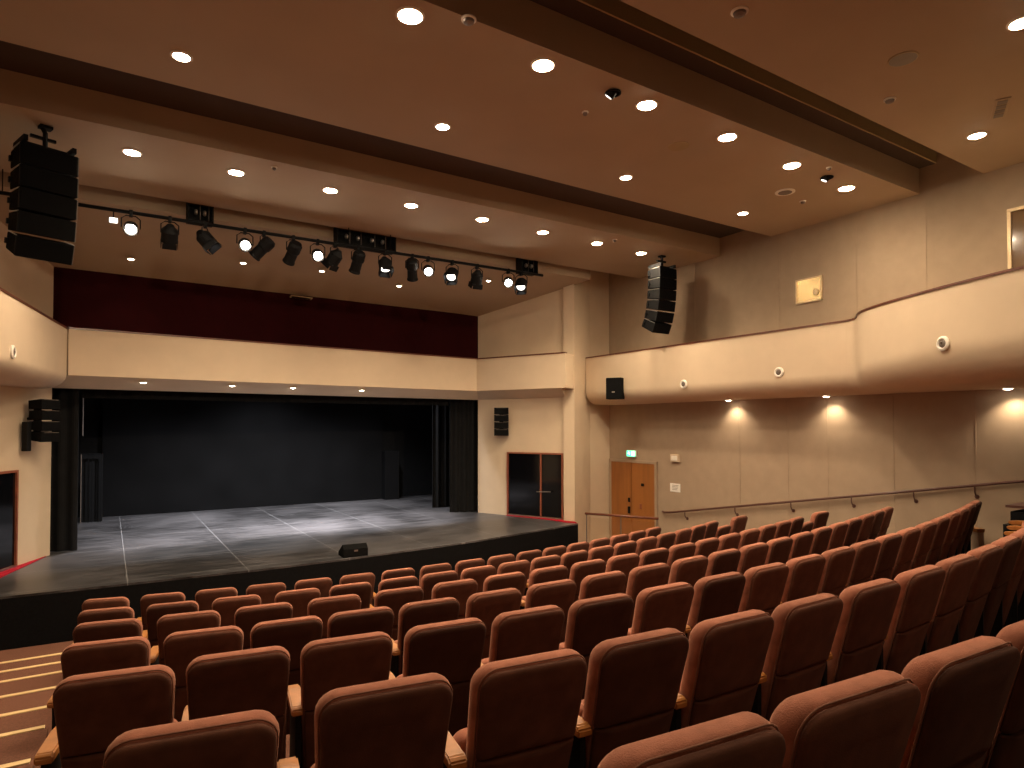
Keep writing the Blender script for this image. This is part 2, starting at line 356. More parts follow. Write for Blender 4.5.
# stage-side front
F = [(-.56, 12.5), (7.37, 13.16), (8.37, 11.0)]; Bk = [(-.80, 13.0), (7.69, 13.66), (8.745, 11.19)]
bm = bmesh.new(); strip2(bm, [F[0], F[1], (8.33, 11.09)], [Bk[0], Bk[1], (8.70, 11.44)], .83, 1.58, .64, 1.58); strip2(bm, [(8.33, 11.09), F[2]], [(8.72, 11.25), Bk[2]], .83, 1.58, .83, 1.58); struct(link('trim_14', bm, M['plaster']))
# reddish caps
def cap(name, path, d, z, w=.10):
    bm = bmesh.new(); strip(bm, offs(path, d), offs(path, d-(w if d > 0 else -w)), z, z+.028)
    return struct(link(name, bm, M['capwood']))
cap('trim_15', F, .012, 1.58)
cap('trim_16', Rp, .012, 1.56)
cap('trim_17', Lp, -.012, 1.57)

# ---------------- stage
front = [(-2.08, 10.25), (-1.12, 10.16), (-.3, 10.12), (.87, 10.08), (1.9, 10.03), (3.22, 10.06), (4.2, 10.17), (5.0, 10.24), (5.74, 10.33), (6.63, 10.51), (7.47, 10.69), (8.66, 10.94)]
poly = front + [(8.73, 11.17), (8.63, 11.44), (8.70, 11.47), (7.70, 13.64), (7.75, 13.9), (9.6, 14.2), (9.6, 17.95), (-2.4, 17.95), (-2.4, 13.3), (-.9, 13.2), (-.80, 13.0)]
st = thing('stage', 'wide black raised stage with scuffed dark grey floor, across the front of the hall', 'stage', (3.3, 12., ZF))
def rel(bm, o): bmesh.ops.translate(bm, vec=-Vector(o.location), verts=bm.verts[:])
bm = bmesh.new(); prism(bm, poly, ZF+.002, ZS-.03); rel(bm, st); link('apron_wall', bm, M['black'], st)
bm = bmesh.new(); prism(bm, poly, ZS-.028, ZS); rel(bm, st); link('stage_deck', bm, M['stage'], st)
# red carpet strips below the side doors
bm = bmesh.new(); prism(bm, [(-.84, 12.9), (-1.22, 12.08), (-1.95, 10.5), (-1.80, 10.3), (-1.42, 10.9), (-1.02, 12.25)], ZS+.001, ZS+.012)
tag(link('carpet_strip', bm, M['redcarpet']), 'red carpet strip on the stage floor at the left side door', 'carpet strip')
bm = bmesh.new(); prism(bm, [(8.05, 12.85), (8.68, 11.50), (8.63, 11.42), (8.735, 11.16), (8.64, 10.95), (8.50, 11.15), (8.42, 11.75), (7.98, 12.82)], ZS+.001, ZS+.012)
tag(link('carpet_strip', bm, M['redcarpet']), 'red carpet strip on the stage floor at the right side door', 'carpet strip')
# stage house
bm = bmesh.new()
box(bm, -2.5, 9.7, 17.95, 18.05, ZS-.6, 2.6); box(bm, -2.5, -2.4, 13.3, 18., ZS-.6, 2.6); box(bm, 9.6, 9.7, 13.9, 18., ZS-.6, 2.6)
box(bm, -2.5, 9.7, 13.85, 18.05, 2.6, 2.7); box(bm, -2.5, -.92, 13.12, 13.3, ZS-.6, 3.); box(bm, 7.85, 9.7, 13.8, 13.9, ZS-.6, 3.)
struct(link('wall_stage_house', bm, M['blackcurtain']))
def curtain(p, q, z0, z1, amp=.04, per=.22, th=.02):
    p, q = Vector(p), Vector(q); d = q-p; L = d.length; t = d/L; nn = Vector((-t.y, t.x)); n = max(8, int(L/per*8)); bm = bmesh.new()
    A = []; B = []
    for i in range(n+1):
        s = L*i/n; o = amp*math.sin(2*PI*s/per + .8*math.sin(s*2.3)); c = p+t*s+nn*o; A.append((c.x, c.y)); B.append((c.x+nn.x*th, c.y+nn.y*th))
    strip(bm, A, B, z0, z1); return bm
def curt(name, bm, label, cat, m='blackcurtain', g=None): return tag(link(name, bm, M[m], smooth=False), label, cat, g)
curt('leg_curtain', curtain((-.85, 13.33), (-.44, 13.22), ZS+.005, 2.55, .018), 'black leg curtain hanging at the left edge of the stage opening', 'curtain')
curt('leg_curtain', curtain((7.10, 14.02), (7.80, 13.86), ZS+.005, 2.55, .035), 'black leg curtain hanging just behind the right edge of the opening', 'curtain')
curt('leg_curtain', curtain((7.12, 15.05), (8.2, 15.0), ZS+.005, 2.55, .03), 'second black leg curtain behind the right one, only its edge showing', 'curtain')
curt('leg_curtain', curtain((-2.0, 15.1), (-.58, 15.1), ZS+.005, 2.55, .03), 'second black leg curtain deeper in on the left of the stage', 'curtain')
curt('border_curtain', curtain((-.40, 13.48), (7.04, 14.0), .50, 2.4, .015, .3), 'black border curtain hanging across the top of the stage opening', 'curtain')
bm = bmesh.new(); box(bm, -.12, 6.80, 17.74, 17.78, ZS+.01, 2.4)
tag(link('backdrop_curtain', bm, M['backdrop']), 'plain black backdrop closing the back of the stage', 'curtain')
for xa, xb, yy, lab in ((6.75, 7.18, 17.5, 'tall dark grey double flap case at the back right of the stage'),):
    t = thing('equipment_case', lab, 'case', (xa, yy, ZS))
    bm = bmesh.new(); box(bm, 0, xb-xa, -.06, .22, .0, 1.40, bev=.01); link('case_body', bm, M['backdrop'], t)
    bm = bmesh.new(); box(bm, (xb-xa)-.04, (xb-xa)-.02, -.07, -.06, 0.02, 1.38); link('edge_strip', bm, M['blackmetal'], t)
t = thing('equipment_rack', 'tall black rack with vertical uprights in the left wing of the stage', 'rack', (-.50, 16.9, ZS))
bm = bmesh.new(); box(bm, .0, .40, .10, .45, 0, 1.50); link('rack_body', bm, M['blackcurtain'], t)
for i, x in enumerate((0, .13, .20, .33, .37)):
    bm = bmesh.new(); box(bm, x-.008, x+.008, -.0, .02, 0, 1.52); link('upright', bm, M['chrome'] if i in (0,) else M['black'], t)
bm = bmesh.new(); box(bm, 0, .38, 0, .02, 1.5, 1.53); link('top_rail', bm, M['black'], t)
bm = bmesh.new(); tube(bm, [(-.46, 16.2, -.2), (-.46, 16.2, 1.2)], .012); tag(link('hanging_pipe', bm, M['chrome']), 'thin grey vertical pipe hanging in the left wing above the rack', 'pipe')
# wedge monitor
t = thing('stage_monitor', 'small black wedge loudspeaker standing at the front edge of the stage', 'loudspeaker', (3.42, 10.14, ZS), -.02)
bm = bmesh.new()
pr_ = [(-.02, 0), (.28, 0), (.28, .13), (.20, .20), (-.02, .06)]
a = [bm.verts.new((-.20, y, z)) for y, z in pr_]; b = [bm.verts.new((.20, y, z)) for y, z in pr_]
for i in range(5): bm.faces.new((a[i], a[(i+1) % 5], b[(i+1) % 5], b[i]))
bm.faces.new(a); bm.faces.new(b[::-1])
bmesh.ops.rotate(bm, cent=(0, .13, 0), matrix=Matrix.Rotation(PI, 3, 'Z'), verts=bm.verts[:])
link('cabinet', bm, M['grille'], t)
bm = bmesh.new(); box(bm, -.19, .19, -.022, -.016, .02, .12); link('rear_panel', bm, M['black'], t)
bm = bmesh.new(); box(bm, -.03, .03, -.03, -.02, .09, .115); link('handle', bm, M['silver'], t)

# ---------------- side doors beside the stage
def splay_door(name, P, Q, ta, tb, tm, z0, z1):
    P, Q = Vector(P), Vector(Q); d = (Q-P).normalized(); n = Vector((d.y, -d.x))   # right wall: room side
    if name == 'door_2': n = -n
    def pane(a, b, za, zb, o0, o1):
        bmx = bmesh.new(); q = [P+d*a+n*o0, P+d*b+n*o0, P+d*b+n*o1, P+d*a+n*o1]; prism(bmx, [tuple(v) for v in q], za, zb); return bmx
    e = struct(bpy.data.objects.new(name, None)); C.objects.link(e)
    link('pane', pane(ta+.03, tb-.03, z0+.03, z1-.03, .002, .012), M['glassblack'], e)
    f = .035
    bmf = bmesh.new()
    for a, b, za, zb in ((ta, ta+f, z0, z1), (tb-f, tb, z0, z1), (ta+f, tb-f, z1-f, z1), (tm-f/2, tm+f/2, z0, z1-f)):
        q = [P+d*a+n*.001, P+d*b+n*.001, P+d*b+n*.04, P+d*a+n*.04]; prism(bmf, [tuple(v) for v in q], za, zb)
    link('door_frame', bmf, M['framewood'], e)
    link('threshold', pane(ta+f, tb-f, z0, z0+.02, .003, .05), M['silver'], e)
    return e
# parameter along the wall from the opening corner
splay_door('door_1', B0, B1,   .87, 2.38, 1.80, ZS+.012, -.62)
splay_door('door_2', A0, LW[1], .90, 2.4, 1.6, ZS+.012, -.66)
bm = bmesh.new(); tube(bm, [(8.35, 12.08, -1.52), (8.50, 11.74, -1.50)], .012); h = link('door_handle', bm, M['silver']); h.parent = bpy.data.objects['door_1']

# double door on the right wall
e = struct(bpy.data.objects.new('door_3', None)); C.objects.link(e)
for y0, y1, k in ((10.88, 11.56, 0), (10.13, 10.86, 1)):
    bm = bmesh.new(); box(bm, WX-.035, WX-.003, y0, y1, -2.78, -.85, bev=.003); lf = link('door_leaf', bm, M['doorwood'], e)
    bm = bmesh.new()
    if k == 0:
        box(bm, WX-.07, WX-.035, 10.90, 10.97, -2.02, -1.86, bev=.01); box(bm, WX-.06, WX-.035, 10.91, 10.97, -1.76, -1.66, bev=.01)
        link('lock_plate', bm, M['blackmetal'], lf)
    else:
        box(bm, WX-.06, WX-.035, 10.46, 10.54, -1.36, -1.30, bev=.008); link('peep_plate', bm, M['blackmetal'], lf)
        bm = bmesh.new(); box(bm, WX-.06, WX-.035, 10.53, 10.59, -1.88, -1.76, bev=.01); link('handle', bm, M['framewood'], lf)
bm = bmesh.new()
for a in ((11.56, 11.63, -2.78, -.83), (10.06, 10.13, -2.78, -.83), (10.06, 11.63, -.85, -.79)): box(bm, WX-.05, WX-.002, a[0], a[1], a[2], a[3])
link('door_frame', bm, M['panelcloth'], e)

# ---------------- small things on the right wall
t = thing('exit_sign', 'small lit green exit sign on the wall above the wooden double door', 'sign', (WX-.002, 10.86, -.64))
bm = bmesh.new(); box(bm, -.05, 0, -.15, .15, -.075, .075, bev=.006); link('sign_case', bm, M['white'], t)
bm = bmesh.new(); box(bm, -.056, -.05, -.14, .14, -.065, .065); link('green_panel', bm, M['exit'], t)
bm = bmesh.new(); box(bm, -.060, -.056, -.12, -.02, -.05, .05); box(bm, -.060, -.056, .03, .06, -.03, .03); box(bm, -.060, -.056, .055, .08, .03, .05); box(bm, -.060, -.056, .05, .11, -.005, .012); link('pictogram', bm, M['exitwhite'], t)
t = thing('wall_lamp', 'small cream square lamp box on the wall right of the double door', 'lamp', (WX-.002, 9.53, -.68))
bm = bmesh.new(); box(bm, -.06, 0, -.12, .12, -.09, .07, bev=.012); link('lamp_case', bm, M['plaster'], t)
bm = bmesh.new(); box(bm, -.068, -.06, -.08, .08, -.06, .04, bev=.003); link('diffuser', bm, M['white'], t)
bm = bmesh.new(); box(bm, WX-.012, WX-.002, 9.42, 9.70, -1.41, -1.23)
t = thing('notice', 'white paper notice with grey lines on the wall above the handrail', 'sign', (WX-.002, 9.56, -1.32))
rel(bm, t); link('sheet', bm, M['paper'], t)
bm = bmesh.new()
for k in range(4): box(bm, -.0125, -.0115, -.10+.012*k, .08, .045-.03*k, .055-.03*k)
link('print', bm, M['chrome'], t)
t = thing('brass_panel', 'square shiny brass panel high on the wall above the balcony rail', 'panel', (WX-.002, 6.45, 2.34))
bm = bmesh.new(); box(bm, -.015, 0, -.23, .24, -.20, .20, bev=.003); link('plate', bm, M['brass'], t)
bm = bmesh.new()
for a in ((-.24, -.215, -.21, .21), (.225, .25, -.21, .21), (-.24, .25, .185, .21), (-.24, .25, -.21, -.185)): box(bm, -.03, 0, a[0], a[1], a[2], a[3])
link('panel_rim', bm, M['gold'], t)
bm = bmesh.new(); lathe(bm, [(.05, 0), (.05, .012), (.03, .02)], 16, Matrix.Translation((-.03, -.13, -.06)) @ Matrix.Rotation(-PI/2, 4, 'Y')); link('port_ring', bm, M['gold'], t)
e = struct(bpy.data.objects.new('window_1', None)); C.objects.link(e)
bm = bmesh.new()
for a in ((3.54, 3.58, 1.95, 2.88), (2.30, 2.34, 1.95, 2.88), (2.30, 3.58, 2.86, 2.90), (2.30, 3.58, 1.93, 1.97)): box(bm, WX-.04, WX-.002, a[0], a[1], a[2], a[3])
link('window_frame', bm, M['gold'], e)
bm = bmesh.new(); box(bm, WX-.012, WX-.004, 2.34, 3.54, 1.97, 2.86); link('pane', bm, M['bronze'], e)
# handrail
t = thing('handrail', 'long dark brown wall handrail rising beside the seat rows', 'handrail', (WX, 6.5, -2.6))
bm = bmesh.new(); rail = [(WX-.01, 9.93, -1.86), (WX-.05, 9.88, -1.86), (WX-.08, 9.80, -1.865), (WX-.08, 9.65, -1.85), (WX-.08, 3.4, -.725), (WX-.08, 1.2, -.33)]
tube(bm, rail, .021, 10); rel(bm, t); link('rail', bm, M['railwood'], t, smooth=True)
for y in (9.23, 7.98, 6.8, 5.72, 4.78, 3.99, 2.9, 1.8):
    z = -1.85+(9.65-y)*.18-.02
    bm = bmesh.new(); tube(bm, [(WX-.08, y, z), (WX-.08, y, z-.07), (WX-.05, y-.0, z-.12), (WX-.005, y, z-.14)], .010, 8); lathe(bm, [(.03, 0), (.03, .012)], 12, Matrix.Translation((WX-.002, y, z-.14)) @ Matrix.Rotation(-PI/2, 4, 'Y')); rel(bm, t); link('bracket', bm, M['railwood'], t)
# guard rail by the door
t = thing('guard_rail', 'low guard rail with wooden top in front of the double door', 'guard rail', (8.95, 9.9, ZF))
bm = bmesh.new(); tube(bm, [(8.60, 10.62, -1.87), (9.35, 9.22, -1.87)], .026, 10); rel(bm, t); link('top_rail', bm, M['capwood'], t, smooth=True)
for k in (0.02, .5, .98):
    x = 8.60+.75*k; y = 10.62-1.40*k
    bm = bmesh.new(); tube(bm, [(x, y, ZF), (x, y, -1.88)], .013, 8); rel(bm, t); link('post', bm, M['chrome'] if k else M['silver'], t)
bm = bmesh.new(); q = Vector((.75, -1.40)).normalized(); nn = Vector((q.y, -q.x))*.005
a_, b_ = Vector((8.64, 10.55)), Vector((9.31, 9.29)); prism(bm, [tuple(a_-nn), tuple(b_-nn), tuple(b_+nn), tuple(a_+nn)], ZF+.12, -1.95); rel(bm, t); link('glass_panel', bm, M['clearglass'], t)
# curved low partition with wooden cap, and the black console beyond the rows
t = thing('low_partition', 'curved low cream partition with wooden cap beside the right aisle', 'partition', (9.85, 3.7, -1.75))
arc = [(WX-.01, 4.25), (9.95, 4.15), (9.72, 3.95), (9.60, 3.75)]; arc = smooth_path(arc, 1)
bm = bmesh.new(); strip(bm, arc, offs(arc, -.07), -1.77, -1.40); rel(bm, t); link('panel', bm, M['plaster'], t)
bm = bmesh.new(); strip(bm, offs(arc, .015), offs(arc, -.085), -1.40, -1.355); rel(bm, t); link('cap', bm, M['armwood'], t)
t = thing('control_desk', 'black control desk with pale shelf edges beyond the end of the rows', 'desk', (9.36, 3.04, -1.75))
bm = bmesh.new(); box(bm, -.42, .55, -.50, .20, .36, .58); link('desk_body', bm, M['blackmetal'], t)
bm = bmesh.new(); box(bm, -.36, .55, -.42, .15, .585, .735, bev=.01); link('mixer', bm, M['black'], t)
bm = bmesh.new(); box(bm, -.43, .55, -.53, -.50, .565, .60); link('edge_strip', bm, M['white'], t)
bm = bmesh.new(); box(bm, -.40, .55, -.15, .18, .78, .81); link('shelf', bm, M['railwood'], t)
for x in (-.34, .46): bm = bmesh.new(); box(bm, x, x+.02, -.1, -.08, .60, .78); link('shelf_post', bm, M['railwood'], t)
for x, y in ((-.36, -.45), (.44, -.45), (-.36, .12), (.44, .12)): bm = bmesh.new(); box(bm, x, x+.06, y, y+.06, 0, .36); link('leg', bm, M['blackmetal'], t)

# round nozzles on the balcony fronts
def nozzle(loc, nrm, label):
    t = thing('air_nozzle', label, 'vent', loc, rot=Vector(nrm).to_track_quat('Z', 'Y').to_euler(), group='round nozzles on the balcony fronts')
    bm = bmesh.new(); lathe(bm, [(.085, 0), (.085, .018), (.065, .03), (.05, .022), (.05, .0)], 24); link('ring', bm, M['white'], t, smooth=False)
    bm = bmesh.new(); lathe(bm, [(.05, .004), (.045, .02), (.02, .03), (.012, .012), (0, .012)], 20); link('jet', bm, M['chrome'], t, smooth=False)
nozzle((9.35, 8.53, .80), (-1, 0, 0), 'round white nozzle on the right balcony front, nearest the loudspeaker')
nozzle((9.35, 6.47, .88), (-1, 0, 0), 'round white nozzle on the right balcony front, middle of three')
nozzle((8.005, 3.44, .93), (-.92, .39, 0), 'round white nozzle on the curved bulge of the right balcony')
nozzle((-1.0, 9.757, .905), (.989, -.146, 0), 'round white nozzle on the left balcony front')
# ================================================================ CEILING FITTINGS
def downlight(x, y, z, label, group, r=.085, big=True):
    t = thing('downlight', label, 'ceiling light', (x, y, z), group=group)
    bm = bmesh.new(); lathe(bm, [(r+.022, 0), (r+.022, -.008), (r, -.014), (r, -.002)], 24); link('trim_ring', bm, M['white'], t)
    bm = bmesh.new(); lathe(bm, [(r, -.003), (r*.9, -.012), (r*.6, -.020), (0, -.024)], 20); link('lens', bm, M['lens'] if big else M['lens_small'], t, smooth=True)
    return t
def lamp(x, y, z, w, size=130, blend=.7, col=(1, .78, .53), tgt=None, rad=.06):
    l = bpy.data.lights.new('spot', 'SPOT'); l.energy = w; l.color = col; l.spot_size = math.radians(size); l.spot_blend = blend; l.shadow_soft_size = rad
    o = bpy.data.objects.new('spot_light', l); C.objects.link(o); o.location = (x, y, z)
    if tgt: o.rotation_euler = (Vector(tgt)-Vector((x, y, z))).to_track_quat('-Z', 'Y').to_euler()
    return o
ORD = ['first', 'second', 'third', 'fourth', 'fifth', 'sixth', 'seventh', 'eighth', 'ninth', 'tenth', 'eleventh', 'twelfth', 'thirteenth', 'fourteenth', 'fifteenth', 'sixteenth', 'seventeenth', 'eighteenth', 'nineteenth', 'twentieth', 'twenty-first']
for i, (x, y) in enumerate([(2.11, 4.91), (3.48, 4.91), (4.86, 4.93), (6.22, 4.97), (7.63, 5.06), (9.04, 5.13)]):
    downlight(x, y, 3.46, '%s from the left of the big bright downlights on the nearest lit ceiling slab' % ORD[i], 'bright downlights on the middle ceiling slab', .10)
for x in (.73, 2.11, 3.48, 4.86, 6.22, 7.63, 9.04): lamp(x, 4.95, 3.40, PW['s2']*(.35 if x > 9 else .85 if x > 7 else 1), 140)
for i, (x, y) in enumerate([(.54, 6.6), (3.22, 6.55), (6.04, 6.54), (8.68, 6.64)]):
    downlight(x, y, 3.46, '%s from the left of the small downlights along the middle slab far edge' % ORD[i], 'small downlights on the middle slab', .075, False)
    lamp(x, y, 3.41, PW['small'], 100)
for i, (x, y) in enumerate([(.21, 9.0), (1.39, 8.98), (2.63, 8.95), (3.85, 8.91), (5.09, 8.9), (6.32, 8.94), (7.55, 8.95), (8.71, 9.01)]):
    downlight(x, y, 3.36, '%s from the left of the eight downlights on the farther slab' % ORD[i], 'downlights on the farther ceiling slab', .09)
for x in (.21, 1.39, 2.63, 3.85, 5.09, 6.32, 7.55, 8.71): lamp(x, 8.95, 3.30, PW['s1']*(.7 if x > 8 else 1), 140)
for i, (x, y, lab) in enumerate([(8.78, 3.38, 'downlight on the nearest slab close to the upper wall'), (6.64, 2.21, 'downlight on the nearest slab cut by the right edge of the picture')]):
    downlight(x, y, 3.49, lab, 'downlights on the nearest slab', .085)
for x, y, k in ((8.6, 3.30, .1), (6.64, 2.21, .6), (3.9, 2.3, 1), (1.2, 2.3, .8), (8.2, -.8, .2), (5.2, -1.2, .4), (1.5, -1.2, .4), (-1.9, -1.2, .4), (3., -4, .3)): lamp(x, y, 3.42, PW['s3']*k, 150)
cpl = [(.29, 12.41), (2.0, 12.1), (3.39, 12.05), (5.06, 12.32), (6.77, 11.57)]
for i, (x, y) in enumerate(cpl):
    downlight(x, y, cz(x, y)-.012, '%s from the left of the small lamps in the sloping panel above the stage front' % ORD[i], 'small lamps in the sloping ceiling panel', .045, False)
    lamp(x, y, cz(x, y)-.05, PW['c0'], 110)
for i, (x, y) in enumerate([(.50, 12.70), (1.95, 12.83), (3.08, 12.94), (4.52, 13.05)]):
    downlight(x, y, .765, '%s from the left of the small lamps under the beam above the stage' % ORD[i], 'small lamps under the beam above the stage', .05, False)
    lamp(x, y, .70, PW['soff'], 100)
for i, y in enumerate((7.98, 6.03, 3.53)):
    downlight(9.96, y, .49, '%s of the lamps under the right balcony, counted from the stage' % ORD[i], 'wall-washing lamps under the right balcony', .055, False)
    lamp(10.03, y, .455, PW['wash'], 118, .8, (1, .80, .55), (10.10, y, -1.2), .02)
for x, y in ((8.6, 1.2), (8.4, 6.9), (8.4, -1.5)): pass

def lathe_obj(name, label, cat, x, y, z, parts, grp=None):
    t = thing(name, label, cat, (x, y, z), group=grp)
    for pn, prof, mm in parts: bm = bmesh.new(); lathe(bm, prof, 20); link(pn, bm, M[mm], t)
    return t
def detector(x, y, z, label, r=.05): return lathe_obj('smoke_detector', label, 'smoke detector', x, y, z, [('base', [(r*1.2, 0), (r*1.2, -.01), (r, -.015)], 'white'), ('head', [(r*.9, -.015), (r*.8, -.035), (r*.3, -.045), (0, -.045)], 'chrome')])
detector(2.55, 4.69, 3.46, 'small round detector beside the leftmost big downlight', .055)
detector(4.45, 3.42, 3.49, 'dark chrome detector on the nearest slab at the top edge', .06)
detector(7.02, 3.5, 3.49, 'small twin detector on the nearest slab left of the grille', .05)
detector(8.12, 4.84, 3.46, 'tiny detector just behind the dark spotlight near the slab end', .03)
detector(9.0, 5.79, 3.46, 'small detector between the last downlight and the wall', .04)
detector(1.78, 8.54, 3.36, 'tiny detector on the farther slab between second and third downlights', .03)
detector(7.68, 8.61, 3.36, 'tiny detector on the farther slab near its right end', .035)
detector(4.40, 5.41, 3.46, 'tiny flat sprinkler head on the middle slab', .03)
for x, y, z, l in ((5.92, 5.46, 3.46, 'round flush ceiling speaker on the middle slab, left of the vent'), (6.35, 3.04, 3.49, 'round flush ceiling speaker on the nearest slab')):
    lathe_obj('ceiling_speaker', l, 'ceiling speaker', x, y, z, [('rim', [(.13, 0), (.13, -.006), (.12, -.008)], 'ceil_face'), ('grille', [(.118, -.0085), (0, -.012)], 'chrome' if x > 6 else 'ceil_face')])
lathe_obj('ceiling_vent', 'round white-rimmed vent on the middle slab near the wall', 'vent', 8.42, 5.70, 3.46, [('rim', [(.14, 0), (.14, -.01), (.11, -.014)], 'white'), ('core', [(.10, -.013), (.09, -.019), (0, -.019)], 'chrome')])
t = thing('ceiling_vent', 'long slim ceiling grille on the nearest slab by the wall', 'vent', (8.25, 2.95, 3.49), .45)
bm = bmesh.new(); box(bm, -.26, .26, -.07, .07, -.012, 0, bev=.004); link('frame', bm, M['ceil'], t)
for k in range(4): bm = bmesh.new(); box(bm, -.22+.115*k, -.13+.115*k, -.045, .045, -.016, -.010); link('louvre', bm, M['chrome'], t)
t = thing('ceiling_vent', 'dark slot vent at the back of the sloping panel by the maroon wall', 'vent', (3.29, 13.18, cz(0, 13.18)), .08, rot=(math.atan(-.19), 0, .08))
bm = bmesh.new(); box(bm, -.22, .22, -.05, .05, -.02, 0); link('frame', bm, M['ceil_face'], t); bm = bmesh.new(); box(bm, -.19, .19, -.035, .035, -.024, -.018); link('slot', bm, M['black'], t)
def gimbal(x, y, z, label, d):
    t = thing('gimbal_spotlight', label, 'ceiling light', (x, y, z))
    bm = bmesh.new(); lathe(bm, [(.085, 0), (.085, -.010), (.066, -.012), (.066, .0)], 20); link('ring', bm, M['blackmetal'], t)
    bm = bmesh.new(); lathe(bm, [(.05, -.02), (.058, .03), (.058, .09), (0, .09)][::1], 18, Matrix.Translation((0, 0, .035)) @ ray_rot(d) @ Matrix.Translation((0, 0, -.06))); link('head', bm, M['blackmetal'], t)
    bm = bmesh.new(); lathe(bm, [(.040, -.001), (0, -.004)], 16, Matrix.Translation((0, 0, .035)) @ ray_rot(d) @ Matrix.Translation((0, 0, -.082))); link('lens', bm, M['glint'], t)
gimbal(4.38, 4.93, 3.45, 'black tilted spotlight between the second and third big downlights', (-.3, .6, -.8))
gimbal(8.40, 5.04, 3.45, 'small black spotlight left of the last big downlight', (-.2, .4, -.9))

# black boxes in the recess above the lighting pipe
def motor(x0, x1, y, z0, z1, label, spots):
    t = thing('winch_box', label, 'winch box', ((x0+x1)/2, y, z0)); w = (x1-x0)/2
    bm = bmesh.new()
    for a in ((-w, -w+.02, 0, z1-z0), (w-.02, w, 0, z1-z0), (-w, w, 0, .02), (-w, w, z1-z0-.02, z1-z0)): box(bm, a[0], a[1], -.09, .13, a[2], a[3])
    box(bm, -w, w, .11, .13, 0, z1-z0); link('housing', bm, M['blackmetal'], t)
    for s in spots:
        bm = bmesh.new(); lathe(bm, [(.035, -.02), (.045, 0), (.035, .02)], 12, Matrix.Translation((s, -.02, (z1-z0)*.5)) @ Matrix.Rotation(PI/2, 4, 'Y')); link('pulley', bm, M['silver'], t)
        bm = bmesh.new(); tube(bm, [(s+.06, -.02, .05), (s+.06, -.02, z1-z0-.04)], .006); link('cable', bm, M['chrome'], t)
motor(.97, 1.33, 10.70, 3.10, 3.42, 'square black winch box above the left half of the lighting pipe', (-.06, .06))
motor(3.24, 4.30, 10.70, 3.10, 3.42, 'wide black winch box above the middle of the lighting pipe', (-.35, -.15, .1, .3))
motor(6.98, 7.38, 10.70, 3.10, 3.42, 'small black winch box above the right end of the lighting pipe', (-.05, .08))
t = thing('lighting_pipe', 'long thin black lighting pipe hanging in front of the stage', 'lighting pipe', (3.3, 10.5, 3.045))
bm = bmesh.new(); tube(bm, [(-1.9-3.3, 0, 0), (7.42-3.3, 0, .01)], .026, 10); link('pipe', bm, M['blackmetal'], t, smooth=True)
for x in (-1.2, 3.4, 4.15):
    bm = bmesh.new(); tube(bm, [(x-3.3, .0, 0), (x-3.3, .0, .68)], .007, 6); link('hanger', bm, M['blackmetal'], t)

def stage_lamp(x, d, kind, label):
    """kind: 'par' black can, 'lit' glowing, 'long' profile spot; d = where it points"""
    t = thing('stage_spotlight', label, 'stage light', (x, 10.5, 3.045), group='stage lights hanging on the pipe')
    d = Vector(d).normalized(); drop = -.22; R_ = Matrix.Translation((0, 0, drop)) @ ray_rot(d)
    r = .092 if kind == 'lit' else .112
    bm = bmesh.new()
    if kind == 'long': prof = [(0, .16), (.08, .16), (.105, .12), (.105, .0), (.088, -.03), (.090, -.18), (.10, -.20), (.10, -.22), (.080, -.22), (.075, -.20)]
    else: prof = [(0, .14), (.045, .14), (.07, .10), (r, .05), (r, -.10), (r+.006, -.12), (r-.008, -.12), (r-.014, -.10)]
    lathe(bm, prof, 18, R_); link('can', bm, M['blackmetal'], t)
    bm = bmesh.new(); zl = -.205 if kind == 'long' else -.105; rl = .074 if kind == 'long' else r-.012
    lathe(bm, [(rl, zl+.012), (rl*.7, zl), (0, zl-.008)], 16, R_); link('lens', bm, M['spotlens'] if kind == 'lit' else M['glint' if kind == 'white' else 'blackmetal'], t, smooth=True)
    side = d.cross(Vector((0, 0, 1))).normalized() if abs(d.z) < .98 else Vector((1, 0, 0))
    a = Vector((0, 0, drop))+side*.115; b = Vector((0, 0, drop))-side*.115
    bm = bmesh.new(); tube(bm, [a, a+Vector((0, 0, .13)), Vector((0, 0, -.045))+side*.06, Vector((0, 0, -.045))-side*.06, b+Vector((0, 0, .13)), b], .009, 6); link('yoke', bm, M['blackmetal'], t)
    bm = bmesh.new(); box(bm, -.022, .022, -.035, .035, -.06, .035, bev=.004); link('clamp', bm, M['blackmetal'], t)
    if kind in ('par', 'white'):
        for k in range(4):
            bm = bmesh.new(); box(bm, -.095, .095, -.003, .003, -.09, 0)
            mt = R_ @ Matrix.Rotation(PI/2*k, 4, 'Z') @ Matrix.Translation((0, .105, -.112)) @ Matrix.Rotation(.06, 4, 'X'); bmesh.ops.transform(bm, matrix=mt, verts=bm.verts[:])
            link('barn_door', bm, M['blackmetal'], t)
    return t
def to(x, p): return (p[0]-x, p[1]-10.5, p[2]-2.82)
eye = (0, 0, 0)
